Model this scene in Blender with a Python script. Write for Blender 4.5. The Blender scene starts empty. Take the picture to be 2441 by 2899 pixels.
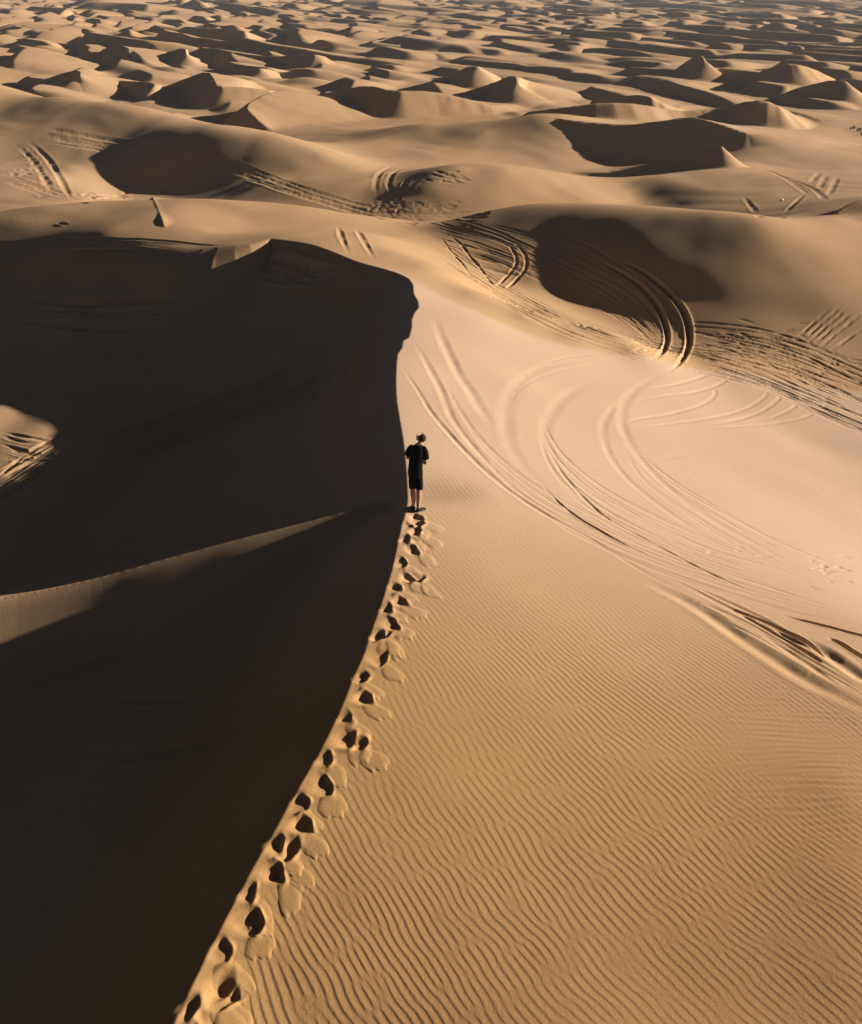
import bpy, bmesh, math, os, random
import numpy as np
from mathutils import Vector, Matrix

QUALITY = float(os.environ.get('DUNE_Q', '1.0'))
R = math.radians
scene = bpy.context.scene
col = scene.collection

# ------------------------------------------------------------------ camera, sky, sun, exposure
CAM_H = 9.6                      # metres above the crest the person stands on
PITCH = R(26.7)                  # looking down
FPX = 2199.0                     # focal length, in pixels of a 1764 x 2095 picture
cam_d = bpy.data.cameras.new('camera')
cam_d.sensor_fit = 'VERTICAL'
cam_d.sensor_height = 24.0
cam_d.lens = 24.0 * FPX / 2095.0
cam_d.clip_start = 0.1
cam_d.clip_end = 40000.0
cam = bpy.data.objects.new('camera', cam_d)
cam.location = (0, 0, CAM_H)
cam.rotation_euler = (R(90) - PITCH, 0, 0)
col.objects.link(cam)
scene.camera = cam

SUN_EL = R(15.0)
SUN_AZ = R(76.0)                 # clockwise from the camera's forward direction (+Y)
sun_dir = Vector((math.sin(SUN_AZ) * math.cos(SUN_EL), math.cos(SUN_AZ) * math.cos(SUN_EL), math.sin(SUN_EL)))
world = bpy.data.worlds.new('World')
scene.world = world
world.use_nodes = True
wn = world.node_tree
sky = wn.nodes.new('ShaderNodeTexSky')
sky.sky_type = 'NISHITA'
sky.sun_disc = False
sky.sun_elevation = SUN_EL
sky.sun_rotation = SUN_AZ
sky.dust_density = 1.0
sky.air_density = 0.35
sky.altitude = 1500
bg = wn.nodes['Background']
bg.inputs['Strength'].default_value = 0.05
tint = wn.nodes.new('ShaderNodeVectorMath')        # desert dust takes the blue out of the low sky
tint.operation = 'MULTIPLY'
tint.inputs[1].default_value = (.52, .43, .355)
wn.links.new(sky.outputs['Color'], tint.inputs[0])
wn.links.new(tint.outputs['Vector'], bg.inputs['Color'])

sun_l = bpy.data.lights.new('sun', 'SUN')
sun_l.energy = 5.0
sun_l.angle = R(0.53)
sun_l.color = (1.0, 0.88, 0.74)
sun = bpy.data.objects.new('sun', sun_l)
sun.rotation_euler = sun_dir.to_track_quat('Z', 'Y').to_euler()
sun.location = (40, 20, 60)
col.objects.link(sun)

vs = scene.view_settings
vs.view_transform = 'Standard'
vs.look = 'None'
vs.gamma = 1.0
vs.exposure = 1.07

# ------------------------------------------------------------------ surveying helpers
cp, sp = math.cos(PITCH), math.sin(PITCH)


def ray(px, py):
    """azimuth and tangent of depression of a sight line"""
    xc = (np.asarray(px, float) - 882.0) / FPX
    yc = (1047.5 - np.asarray(py, float)) / FPX
    dx = xc
    dy = cp + yc * sp
    dz = -sp + yc * cp
    return np.arctan2(dx, dy), -dz / np.hypot(dx, dy)


def at(px, py, z):
    az, td = ray(px, py)
    r = (CAM_H - np.asarray(z, float)) / td
    return np.stack([r * np.sin(az), r * np.cos(az), np.broadcast_to(z, np.shape(r)) * 1.0], -1)


# ------------------------------------------------------------------ the lie of the land
# Crest of the big dune (a sharp edge); z is 0 at the feet of the person.
CREST_PX = [(250, 2290), (345, 2095), (400, 2000), (440, 1925), (480, 1845), (520, 1770), (560, 1702), (600, 1630),
            (640, 1562), (665, 1517), (690, 1467), (705, 1432), (720, 1392), (745, 1338), (760, 1290), (775, 1250),
            (790, 1205), (805, 1155), (815, 1105), (821, 1080), (828, 1055), (832, 1035), (834, 1005), (831, 965),
            (828, 930), (825, 905), (818, 860), (812, 820), (809, 780), (809, 745), (812, 725), (822, 712), (824, 698),
            (838, 690), (842, 670), (840, 655), (846, 640), (857, 628), (856, 615), (848, 600), (850, 578), (842, 567),
            (825, 559), (800, 549), (770, 540), (730, 527), (690, 513), (650, 501), (610, 492), (580, 486), (558, 484),
            (542, 490)]
CREST_Z = np.interp(np.arange(len(CREST_PX)), [0, len(CREST_PX) - 9, len(CREST_PX) - 1], [0, 0, -.5])
CREST_W = np.array([at(x, y, z) for (x, y), z in zip(CREST_PX, CREST_Z)])
CREST_LEN = float(np.hypot(*np.diff(CREST_W[:, :2], axis=0).T).sum())
# the brink goes on to the left as a soft roll-over
BRINK_PX = [(544, 491, -.50), (530, 495, -.53), (510, 500, -.57), (480, 507, -.66), (440, 515, -.79), (400, 522, -.95), (350, 525, -1.14),
            (200, 524, -1.76), (100, 520, -2.1), (0, 516, -2.4), (-250, 500, -3.2)]
BRINK_W = np.array([at(x, y, z) for x, y, z in BRINK_PX])

W_PTS = [
    # near windward flank and the bright flank above it
    (1764, 2095, .05), (1500, 735, -2.7), (1700, 770, -3.0), (1764, 900, -3.0),
    (870, 580, -.05), (1000, 635, -.3), (1130, 690, -.9), (1250, 725, -1.6), (1350, 745, -2.2),
    # slope behind the crest, falling into the hollow
    (760, 500, -.5), (850, 520, -1.0), (950, 560, -1.3), (1020, 610, -.9),
    (905, 508, -2.45), (1000, 560, -1.85), (1060, 600, -1.75), (1150, 660, -2.6), (1300, 715, -2.85),
    # plateau behind the bowl and its skyline
    (0, 432, -2.0), (100, 418, -1.65), (200, 412, -1.4), (310, 414, -1.15), (345, 405, -.95), (480, 410, -.9),
    (650, 425, -1.2), (760, 440, -1.7), (830, 460, -2.5),
    (200, 460, -1.32), (400, 460, -.8), (545, 470, -.5), (650, 470, -.65), (100, 490, -1.85), (300, 495, -1.12),
    (450, 510, -.75), (0, 480, -2.15), (-150, 470, -2.7), (-300, 480, -3.8), (750, 470, -1.0),
    # valley behind the plateau
    (0, 410, -6.5), (350, 393, -7.2), (600, 402, -7.0), (760, 422, -6.5), (900, 432, -6.2),
    (820, 380, -6.6), (845, 445, -4.0), (880, 475, -2.7), (-200, 410, -6.8),
    # dune C (dark lee face, right of the middle)
    (960, 436, -1.3), (1010, 424, -1.0), (1057, 418, -.75), (1127, 417, -.5), (1200, 421, -.3), (890, 449, -2.1), (1323, 434, -.15), (1432, 433, -.18), (1506, 437, -.25),
    (1550, 446, -.4), (1585, 455, -.75), (1150, 500, -1.6), (1300, 500, -.85), (1300, 580, -1.86), (1200, 560, -2.1),
    (1300, 655, -3.2), (1450, 520, -.7), (1500, 600, -1.8), (1560, 500, -.6), (1600, 650, -2.3), (1050, 520, -1.6), (960, 480, -1.7),
    (1764, 520, -.95), (1660, 560, -1.5), (1764, 640, -1.95), (1700, 500, -.85), (1764, 460, -.45), (1960, 460, -.6), (1960, 560, -1.4),
    (960, 426, -6.0), (1127, 406, -6.3), (1300, 421, -6.5), (1400, 422, -6.6), (1500, 426, -6.4), (1600, 444, -4.2),
    (1764, 412, 0.0), (1735, 418, -.1), (1700, 443, -.5), (1660, 455, -.9), (1690, 425, -3.2), (1640, 440, -3.5),
    (1740, 400, -3.4),
    # dune D
    (740, 345, -4.9), (820, 332, -4.1), (882, 328, -3.8), (1004, 324, -3.6), (1127, 340, -4.1), (1245, 353, -4.7), (1323, 364, -5.3),
    (1390, 374, -5.8), (1000, 400, -5.3), (1000, 425, -6.0), (1200, 400, -5.6), (1300, 410, -6.2), (1380, 415, -6.6),
    (1440, 400, -5.9), (1500, 400, -5.2), (1580, 395, -5.2), (1480, 370, -4.7), (1560, 350, -4.7), (1700, 350, -5.4),
    (740, 333, -6.6), (1000, 314, -6.8), (1200, 334, -6.8), (1380, 360, -6.4), (850, 400, -6.3),
    # dune E
    (0, 246, -3.2), (130, 258, -3.0), (270, 262, -2.9), (400, 270, -3.2), (500, 280, -3.7), (620, 300, -4.5), (700, 318, -5.1),
    (100, 330, -4.7), (250, 345, -7.2), (205, 355, -7.2), (530, 330, -4.1), (600, 340, -4.5),
    (100, 400, -6.0), (300, 405, -7.5), (500, 390, -6.6), (700, 380, -6.5), (0, 330, -5.0), (0, 390, -6.2),
    # dune F
    (0, 158, -1.3), (100, 180, -1.5), (250, 213, -2.15), (400, 244, -3.1), (500, 264, -3.95), (0, 238, -3.9),
    (130, 250, -3.5), (270, 255, -3.4), (400, 263, -3.5), (-150, 150, -1.6),
    (0, 150, -7.), (100, 170, -7.), (250, 203, -7.), (400, 232, -7.), (560, 272, -7.), (700, 300, -7.), (900, 300, -6.6),
    # the swell in front of the far field
    (1040, 219, -2.9), (1090, 230, -3.3), (1130, 238, -3.65), (950, 300, -5.5), (800, 275, -5.6), (870, 245, -4.6), 
    (1600, 300, -5.2), (1700, 260, -6.0), (1620, 250, -6.2), (1528, 274, -4.6),
    (1215, 335, -7.2), (1300, 330, -7.3), (1400, 312, -7.0), (1250, 345, -7.2),
]
GUARD = [(-38, 14, .4), (-38, 25, .3), (-60, 14, .2), (-60, 25, -1), (-25, 19, .3), (-20, 28, -.2), (-100, 14, -5), (-100, 30, -6),
         (36, 7, -.1), (36, 14, -.8), (36, 25, -3.4), (36, 45, -2.6), (55, 8, -.6), (55, 20, -3.5), (55, 45, -3.5), (90, 10, -1.5), (90, 40, -5),
         (112, 10, -1.5), (112, 40, -5), (-20, 5, -2), (10, 5, 0.1)]
GUARD += [(a, r, z) for a in (-38, -60, -100) for r, z in ((45, -5.5), (80, -7), (150, -7))]
GUARD += [(a, r, z) for a in (36, 60, 100) for r, z in ((80, -6.5), (150, -7))]
GUARD += [(a, r, -7.0) for a in (-30, -20, -10, 0, 10, 20, 30) for r in (190, 260)] + [(24, 190, -7)]


def smooth_line(P, n=2):
    P = np.asarray(P, float)
    for _ in range(n):
        Q = np.empty((2 * len(P), P.shape[1]))
        Q[0], Q[-1] = P[0], P[-1]
        Q[1:-1:2] = .75 * P[:-1] + .25 * P[1:]
        Q[2:-1:2] = .25 * P[:-1] + .75 * P[1:]
        P = Q
    return P


# tilt of the ground towards the sun at surveyed spots, noted as how light the sand looks there (0-255)
TILT_PTS = [
    (900, 760, 232), (1000, 720, 238), (1100, 800, 236), (1200, 760, 232), (1300, 850, 236), (1450, 850, 232), (1600, 900, 228),
    (1700, 1000, 225), (1500, 1000, 232), (1250, 950, 234), (1100, 950, 232), (950, 900, 228), (1000, 1020, 226),
    (1200, 1060, 226), (1400, 1120, 224), (1600, 1200, 218), (1740, 1300, 205),
    (880, 1100, 205), (1000, 1130, 215), (1150, 1180, 212), (1300, 1260, 208), (1450, 1330, 200), (1600, 1400, 192),
    (1740, 1480, 180), (900, 1250, 200), (1050, 1300, 202), (1200, 1380, 200), (1350, 1450, 196), (1500, 1520, 188),
    (850, 1400, 192), (1000, 1450, 195), (1150, 1550, 192), (1300, 1600, 188), (1500, 1650, 180), (1700, 1650, 168),
    (800, 1600, 180), (950, 1700, 182), (1150, 1750, 180), (1350, 1800, 176), (1550, 1800, 170), (1720, 1850, 160),
    (700, 1800, 170), (900, 1900, 172), (1100, 1950, 172), (1400, 1980, 168), (1700, 2030, 155), (600, 2000, 165), (800, 2060, 168),
    (720, 480, 185), (780, 520, 190), (850, 545, 185), (950, 600, 185), (1060, 650, 190), (1150, 685, 195), (800, 480, 200),
    (1280, 722, 185), (1450, 740, 170), (1600, 720, 155), (1700, 700, 160), (1500, 790, 205), (1650, 830, 200),
    # dune C
    (930, 490, 130), (1000, 530, 110), (1000, 450, 100), (1057, 430, 110), (1127, 428, 105), (1057, 448, 72), (1150, 447, 55),
    (1250, 450, 45), (1200, 462, -28), (1000, 475, 105), (1040, 500, 115), (1050, 540, 115), (1065, 575, 130), (1100, 470, 60),
    (1350, 455, 45), (1440, 455, 70), (1520, 458, 115), (1150, 510, -32), (1230, 500, -34), (1300, 510, -34), (1370, 510, -27), (1430, 505, 40),
    (1500, 510, 72), (1550, 500, 106), (1600, 475, 190), (1560, 450, 195), (1600, 560, 118), (1550, 600, 100), (1450, 560, 46), (1450, 640, 78),
    (1500, 560, 72), (1600, 650, 140), (1700, 600, 165), (1650, 520, 175), (1700, 480, 205), (1740, 450, 215), (1750, 560, 190),
    (1100, 640, 170), (1200, 680, 180), (1200, 560, -34), (1300, 590, -36), (1200, 600, -32), (1300, 630, -30), (1370, 560, -28),
    (1415, 570, 38), (1370, 610, -24), (1420, 620, 60),
    # dune D and the ground to its right
    (800, 350, 170), (840, 345, 185), (900, 340, 195), (950, 350, 200), (1000, 342, 200), (1050, 358, 215), (1100, 380, 220), (1150, 378, 228),
    (1200, 390, 230), (1240, 400, 230), (1285, 405, 205), (1220, 368, 205), (1270, 370, 170), (1300, 382, 125), (950, 385, 170), (1000, 395, 180),
    (1050, 405, 190), (1100, 408, 200), (900, 372, 165), (1340, 405, 55), (1370, 415, -28), (1400, 424, 50), (1420, 410, 90), (1450, 420, 115),
    (1330, 376, 110), (1360, 386, 80), (1400, 390, 120), (1450, 390, 150), (1400, 372, 165), (1350, 366, 150), (1500, 345, 190), (1550, 335, 205),
    (1500, 380, 165), (1550, 390, 165), (1600, 400, 160), (1560, 420, 145), (1600, 435, 125), (1640, 428, 120), (1640, 345, 180), (1720, 360, 170),
    (1600, 290, 205), (1700, 290, 200),
    # dune E
    (30, 258, 145), (60, 275, 128), (120, 272, 125), (200, 270, 112), (250, 280, 95), (290, 282, 60), (100, 300, 130), (40, 300, 142), (160, 312, 108),
    (60, 330, 145), (30, 380, 165), (120, 345, 140), (130, 390, 160),
    (340, 287, -36), (300, 298, -36), (285, 330, -38), (275, 360, -36), (300, 388, -30), (240, 320, -28), (400, 290, -36), (440, 302, -30), (380, 322, -40), (430, 332, -36), (465, 352, -30), (400, 370, -38), (455, 385, -28), (340, 340, -40),
    (330, 380, -38), (480, 297, 40), (520, 302, 80), (560, 310, 120), (600, 315, 145), (500, 340, 45), (540, 346, 85), (590, 350, 120), (640, 355, 145),
    (520, 385, 55), (565, 388, 100), (620, 390, 130), (700, 350, 175), (760, 370, 180), (650, 322, 165), (690, 385, 150),
    # dune F
    (50, 182, 150), (100, 202, 135), (50, 210, 112), (150, 226, 112), (80, 236, 85), (200, 241, 90), (250, 236, 122), (300, 250, 120), (350, 256, 142),
    (200, 214, 148), (400, 258, 160), (470, 270, 172), (550, 280, 185),
    # the swell before the far field
    (700, 285, 185), (800, 285, 185), (760, 270, 190), (900, 260, 190), (900, 305, 185), (1000, 250, 180), (1000, 275, 170), (1060, 245, 100), (1100, 258, 105),
    (1050, 282, 150), (1100, 300, 155), (1000, 315, 175), (1100, 322, 155),
    (1560, 262, 205), (1650, 280, 205), (1740, 310, 190),
    (100, 450, 150), (50, 460, 120), (200, 440, 165), (250, 470, 165), (365, 430, 200), (400, 440, 212), (430, 470, 218),
    (480, 450, 200), (550, 450, 185), (620, 460, 185), (300, 490, 150), (400, 500, 155), (490, 500, 155),
]


def tilt(v):
    if v < 0:                      # in shade: slope given outright, in percent
        return -v / 100.0
    lin = ((v / 255 + .055) / 1.055) ** 2.4
    return (math.sin(SUN_EL) - max(lin / 1.6 - .012, -.03) * 1.03) / math.cos(SUN_EL)


def uv(P):
    return np.stack([np.arctan2(P[:, 0], P[:, 1]), np.log(np.hypot(P[:, 0], P[:, 1]))], -1)


class Survey:
    """smooth surface through heights and tilts, in (azimuth, log distance): cubic polyharmonic, Hermite form"""
    def __init__(self, P, Z, Q=None, D=None, S=None, lam=2e-4, lam_s=.008):
        n = len(P)
        self.P, self.n = P, n
        self.Q, self.D = (Q, D) if Q is not None else (np.zeros((0, 2)), np.zeros((0, 2)))
        q = len(self.Q)
        N = n + q
        A = np.zeros((N + 3, N + 3))
        A[:n, :n] = self.phi(P, P) + lam * np.eye(n)
        if q:
            A[:n, n:N] = self.dphi(P, self.Q, self.D)
            A[n:N, :n] = A[:n, n:N].T
            A[n:N, n:N] = self.ddphi(self.Q, self.D) + lam_s * np.eye(q) * (self.D ** 2).sum(1)
            A[n:N, N + 1:] = self.D
            A[N + 1:, n:N] = self.D.T
        A[:n, N] = 1
        A[:n, N + 1:] = P
        A[N, :n] = 1
        A[N + 1:, :n] = P.T
        b = np.zeros(N + 3)
        b[:n] = Z
        if q:
            b[n:N] = S
        self.c = np.linalg.solve(A, b)

    @staticmethod
    def phi(A, B):
        d = np.sqrt(((A[:, None, :] - B[None, :, :]) ** 2).sum(-1))
        return d ** 3

    @staticmethod
    def dphi(A, Q, D):          # derivative with respect to the second argument, along D
        e = A[:, None, :] - Q[None, :, :]
        d = np.sqrt((e ** 2).sum(-1))
        return -3 * d * (e * D[None]).sum(-1)

    @staticmethod
    def ddphi(Q, D):
        e = Q[:, None, :] - Q[None, :, :]
        d = np.sqrt((e ** 2).sum(-1))
        ea, eb = (e * D[:, None, :]).sum(-1), (e * D[None, :, :]).sum(-1)
        return -3 * (d * (D @ D.T) + np.where(d > 1e-9, ea * eb / np.maximum(d, 1e-9), 0))

    def __call__(self, G):
        out = np.empty(len(G))
        n, q = self.n, len(self.Q)
        for i in range(0, len(G), 20000):
            g = G[i:i + 20000]
            o = self.phi(g, self.P) @ self.c[:n] + self.c[n + q] + g @ self.c[n + q + 1:]
            if q:
                o += self.dphi(g, self.Q, self.D) @ self.c[n:n + q]
            out[i:i + 20000] = o
        return out


wp = np.array([at(*p) for p in W_PTS])
# ground hidden behind the skylines drops away: (px, py, z of the skyline, metres behind it, fall)
HIDDEN = [(x, y, z, 12, 2.9) for x, y, z in ((0, 160, -1.5), (100, 182, -1.7), (250, 215, -2.3), (400, 245, -3.2), (500, 265, -4.0))]
HIDDEN += [(x, y, z, 10, 2.3) for x, y, z in ((820, 332, -4.1), (882, 328, -3.8), (1004, 324, -3.6), (1127, 340, -4.1), (1245, 353, -4.7))]
HIDDEN += [(x, y, z, 9, 2.7) for x, y, z in ((1057, 418, -.75), (1127, 417, -.5), (1200, 421, -.3), (1323, 434, -.15), (1432, 433, -.18), (1506, 437, -.25))]
HIDDEN += [(x, y, z, 9, 2.6) for x, y, z in ((100, 418, -1.65), (200, 412, -1.4), (345, 405, -.95), (480, 410, -.9), (650, 425, -1.2), (760, 440, -1.7))]
hid = []
for x, y, z, back, fall in HIDDEN:
    q = at(x, y, z)
    r_ = math.hypot(q[0], q[1])
    hid.append((q[0] * (r_ + back) / r_, q[1] * (r_ + back) / r_, z - fall))
gp = np.array([[r * math.sin(R(a)), r * math.cos(R(a)), z] for a, r, z in GUARD])
allw = np.concatenate([CREST_W[::2], BRINK_W, wp, np.array(hid), gp])
P_uv, P_z = uv(allw), allw[:, 2]
survey = Survey(P_uv, P_z)
tp = np.array(TILT_PTS, float)
t_az, t_td = ray(tp[:, 0], tp[:, 1])
t_s = np.array([tilt(v) for v in tp[:, 2]])
SX, SY = math.sin(SUN_AZ), math.cos(SUN_AZ)
ts = np.exp(np.linspace(math.log(5), math.log(170), 420))
for it in range(4):
    # where each tilt reading's sight line meets the present surface
    G = np.stack([np.repeat(t_az, len(ts)), np.tile(np.log(ts), len(tp))], -1)
    hz = survey(G).reshape(len(tp), len(ts))
    above = hz >= CAM_H - ts[None] * t_td[:, None]
    r = ts[np.argmax(above, 1)]
    qx, qy = r * np.sin(t_az), r * np.cos(t_az)
    D = np.stack([(qy * SX - qx * SY) / r ** 2, (qx * SX + qy * SY) / r ** 2], -1)
    ok = above.any(1)
    survey = Survey(P_uv, P_z, np.stack([t_az, np.log(r)], -1)[ok], D[ok], t_s[ok])


LAT_A = np.radians(np.linspace(-36, 36, 289))
LAT_B = np.linspace(math.log(3.8), math.log(270), 600)
OUT_A = np.radians(np.linspace(-116, 116, 117))
OUT_B = np.linspace(math.log(3.8), math.log(270), 200)


def lattice(A, B):
    LG = np.stack(np.meshgrid(A, B, indexing='ij'), -1).reshape(-1, 2)
    return survey(LG).reshape(len(A), len(B))


LAT_W, OUT_W = lattice(LAT_A, LAT_B), lattice(OUT_A, OUT_B)


def cubic(t):
    t2, t3 = t * t, t * t * t
    return (-.5 * t + t2 - .5 * t3, 1 - 2.5 * t2 + 1.5 * t3, .5 * t + 2 * t2 - 1.5 * t3, -.5 * t2 + .5 * t3)


def lat_one(A, B, L, az, lr):
    fa = np.clip((az - A[0]) / (A[1] - A[0]), 1, len(A) - 3.001)
    fb = np.clip((lr - B[0]) / (B[1] - B[0]), 1, len(B) - 3.001)
    ia, ib = fa.astype(int), fb.astype(int)
    ca, cb = cubic(fa - ia), cubic(fb - ib)
    out = 0
    for i in range(4):
        s = 0
        for j in range(4):
            s = s + cb[j] * L[ia + i - 1, ib + j - 1]
        out = out + ca[i] * s
    return out


def lat_eval(az, lr):
    w = np.clip((np.abs(az) - R(32)) / R(3), 0, 1)
    H = np.empty(az.shape)
    m = w < 1
    H[m] = lat_one(LAT_A, LAT_B, LAT_W, az[m], lr[m])
    m2 = w > 0
    ho = lat_one(OUT_A, OUT_B, OUT_W, az[m2], lr[m2])
    H[m2] = np.where(w[m2] >= 1, ho, 0) + np.where(w[m2] < 1, H[m2] * (1 - w[m2]) + ho * w[m2], 0)
    return H


def polydist(X, Y, P):
    """distance to a polyline, side (+ = left of travel), interpolated z, run length, overshoot past the ends"""
    best = np.full(X.shape, 1e18)
    cross = np.zeros(X.shape)
    zz = np.zeros(X.shape)
    run = np.zeros(X.shape)
    end = np.zeros(X.shape)
    s0 = 0.0
    n = len(P) - 1
    for i in range(n):
        a, b = P[i], P[i + 1]
        dx, dy = b[0] - a[0], b[1] - a[1]
        l = math.sqrt(dx * dx + dy * dy + 1e-12)
        dx, dy = dx / l, dy / l
        ux, uy = X - a[0], Y - a[1]
        traw = ux * dx + uy * dy
        t = np.clip(traw, 0, l)
        d = (ux - t * dx) ** 2 + (uy - t * dy) ** 2
        cr = dx * uy - dy * ux
        tie = np.abs(d - best) <= 1e-9 * (1 + d)
        m = (d < best) & ~tie
        cross = np.where(m | (tie & (np.abs(cr) > np.abs(cross))), cr, cross)
        best = np.where(m, d, best)
        zz = np.where(m, a[2] + t / l * (b[2] - a[2]), zz)
        run = np.where(m, s0 + t, run)
        if i == 0:
            end = np.where(m & (traw < 0), -traw, end)
        else:
            end = np.where(m, 0, end)
        if i == n - 1:
            end = np.where((m | tie) & (traw > l), traw - l, end)
        s0 += l
    return np.sqrt(best), np.sign(cross), zz, run, end, np.abs(cross)


def ridge(X, Y, P, s_wind, s_lee, p=4.0):
    """a dune from its crest line: gentle on one side, slip face on the other"""
    dmin = np.full(X.shape, 1e9)
    sw, sz, ss = np.full(X.shape, 1e-30), np.zeros(X.shape), np.zeros(X.shape)
    for i in range(len(P) - 1):
        a, b = P[i], P[i + 1]
        dx, dy = b[0] - a[0], b[1] - a[1]
        l = math.hypot(dx, dy) + 1e-9
        dx, dy = dx / l, dy / l
        ux, uy = X - a[0], Y - a[1]
        t = np.clip(ux * dx + uy * dy, 0, l)
        d = np.hypot(ux - t * dx, uy - t * dy) + 1e-3
        cr = dx * uy - dy * ux
        dmin = np.minimum(dmin, d)
        w = l * d ** -p
        sw += w
        sz += w * (a[2] + t / l * (b[2] - a[2]))
        ss += w * cr / d
    side = np.clip(.5 + .8 * ss / sw, 0, 1)
    return sz / sw - (s_lee + (s_wind - s_lee) * side) * dmin


def smin(a, b, k):
    h = np.clip(0.5 + 0.5 * (b - a) / k, 0, 1)
    return b + (a - b) * h - k * h * (1 - h)


def smax(a, b, k):
    return -smin(-a, -b, k)


def sstep(x, a, b):
    t = np.clip((x - a) / (b - a), 0, 1)
    return t * t * (3 - 2 * t)


def waves(X, Y, lam, ang, n, spread_k, spread_a, seed):
    """narrow-band field: returns phase and envelope"""
    rg = np.random.default_rng(seed)
    re = np.zeros(X.shape)
    im = np.zeros(X.shape)
    for i in range(n):
        k = 2 * math.pi / lam * (1 + spread_k * rg.normal())
        a = ang + spread_a * rg.normal()
        p = k * math.cos(a) * X + k * math.sin(a) * Y + rg.uniform(0, 2 * math.pi)
        re += np.cos(p)
        im += np.sin(p)
    return np.arctan2(im, re), np.hypot(re, im) / math.sqrt(n)


# -- dunes surveyed one by one beyond the middle distance: crest line (lee on the right-hand side of travel)
# each: list of (px, py, z), windward slope, crest rounding
FAR_DUNES = [
    ([(335, 178, -6.6), (380, 160, -5.0), (425, 144, -3.6), (440, 165, -4.0), (443, 176, -4.4), (500, 178, -4.6), (565, 186, -5.2), (600, 192, -6.5)], 9, .1),
    ([(580, 184, -4.2), (540, 192, -4.2), (500, 215, -5.0), (520, 240, -5.9), (555, 266, -7.0)], 10, .2),
    ([(640, 196, -6.6), (700, 183, -4.6), (750, 174, -3.9), (800, 185, -4.1), (882, 186, -4.3), (930, 196, -4.9), (1000, 214, -6.0)], 9, .2),
    ([(1150, 242, -3.85), (1180, 247, -4.0), (1280, 256, -4.2), (1355, 247, -3.7), (1410, 238, -3.3), (1455, 247, -3.5), (1528, 272, -4.3)], 9, .1),
    ([(1250, 353, -6.6), (1340, 331, -5.6), (1420, 310, -4.7), (1476, 297, -3.9), (1484, 305, -4.2), (1490, 325, -5.4)], 12, .1),
    ([(1080, 229, -6.0), (1160, 219, -4.2), (1240, 209, -3.6), (1305, 212, -3.8), (1380, 226, -4.8), (1450, 227, -4.9), (1490, 217, -4.4), (1525, 208, -3.8), (1560, 204, -3.5), (1600, 218, -4.2), (1641, 245, -6.0)], 9, .1),
    ([(890, 164, -6.9), (930, 148, -5.0), (969, 131, -3.2), (1000, 146, -4.6), (1030, 161, -6.7)], 10, .1),
    ([(925, 196, -6.9), (1007, 170, -5.1), (1052, 151, -3.5), (1059, 172, -4.2), (1085, 187, -5.6)], 9, .1),
    ([(1220, 203, -6.8), (1281, 196, -5.4), (1316, 193, -4.8), (1340, 205, -5.2), (1390, 222, -6.5)], 9, .2),
    ([(1530, 155, -6.5), (1590, 135, -3.9), (1620, 129, -3.2), (1660, 138, -4.0), (1705, 160, -6.0)], 9, .1),
    ([(1620, 184, -6.6), (1660, 172, -5.0), (1702, 163, -4.0), (1740, 167, -4.0), (1736, 190, -6.0)], 9, .1),
    ([(1375, 146, -6.8), (1412, 120, -4.4), (1434, 111, -3.4), (1447, 128, -4.6), (1452, 140, -6.0)], 9, .1),
    ([(70, 170, -6.9), (120, 152, -5.1), (165, 141, -3.7), (162, 160, -4.6), (150, 182, -6.5)], 9, .2),
    ([(280, 126, -6.9), (340, 107, -5.2), (378, 96, -4.0), (382, 112, -5.0), (400, 122, -6.5)], 9, .2),
    ([(400, 103, -6.5), (425, 96, -5.2), (480, 107, -5.2), (555, 117, -5.6), (600, 112, -4.8), (660, 111, -4.4), (672, 124, -6.2)], 9, .2),
    ([(190, 116, -6.9), (220, 94, -4.6), (262, 94, -4.2), (264, 112, -5.6)], 9, .3),
    ([(500, 152, -6.9), (512, 142, -5.6), (540, 139, -5.2), (565, 146, -6.4)], 9, .4),
]
FAR_DUNES_W = [(smooth_line([at(*q) for q in P], 1), s, k) for P, s, k in FAR_DUNES]

# ribbon-like spur that leaves the crest at the person's feet and runs down to the left
NEAR_DUNES = [
    ([(312, 404, -1.3), (319, 415, -1.0), (327, 435, -.85), (334, 455, -.85), (338, 468, -1.0), (342, 480, -1.3)], 13),
    ([(1790, 402, .1), (1764, 408, .05), (1735, 417, -.1), (1700, 443, -.5), (1660, 456, -.95), (1620, 461, -1.35)], 15),
]
NEAR_DUNES_W = [(smooth_line([at(*q) for q in P], 2), s) for P, s in NEAR_DUNES]

SPUR_PX = [(836, 1006), (780, 1024), (700, 1048), (600, 1075), (500, 1100), (400, 1128), (300, 1155), (200, 1183), (100, 1206), (0, 1225), (-200, 1250)]

BOWL = np.concatenate([CREST_W, BRINK_W])


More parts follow.
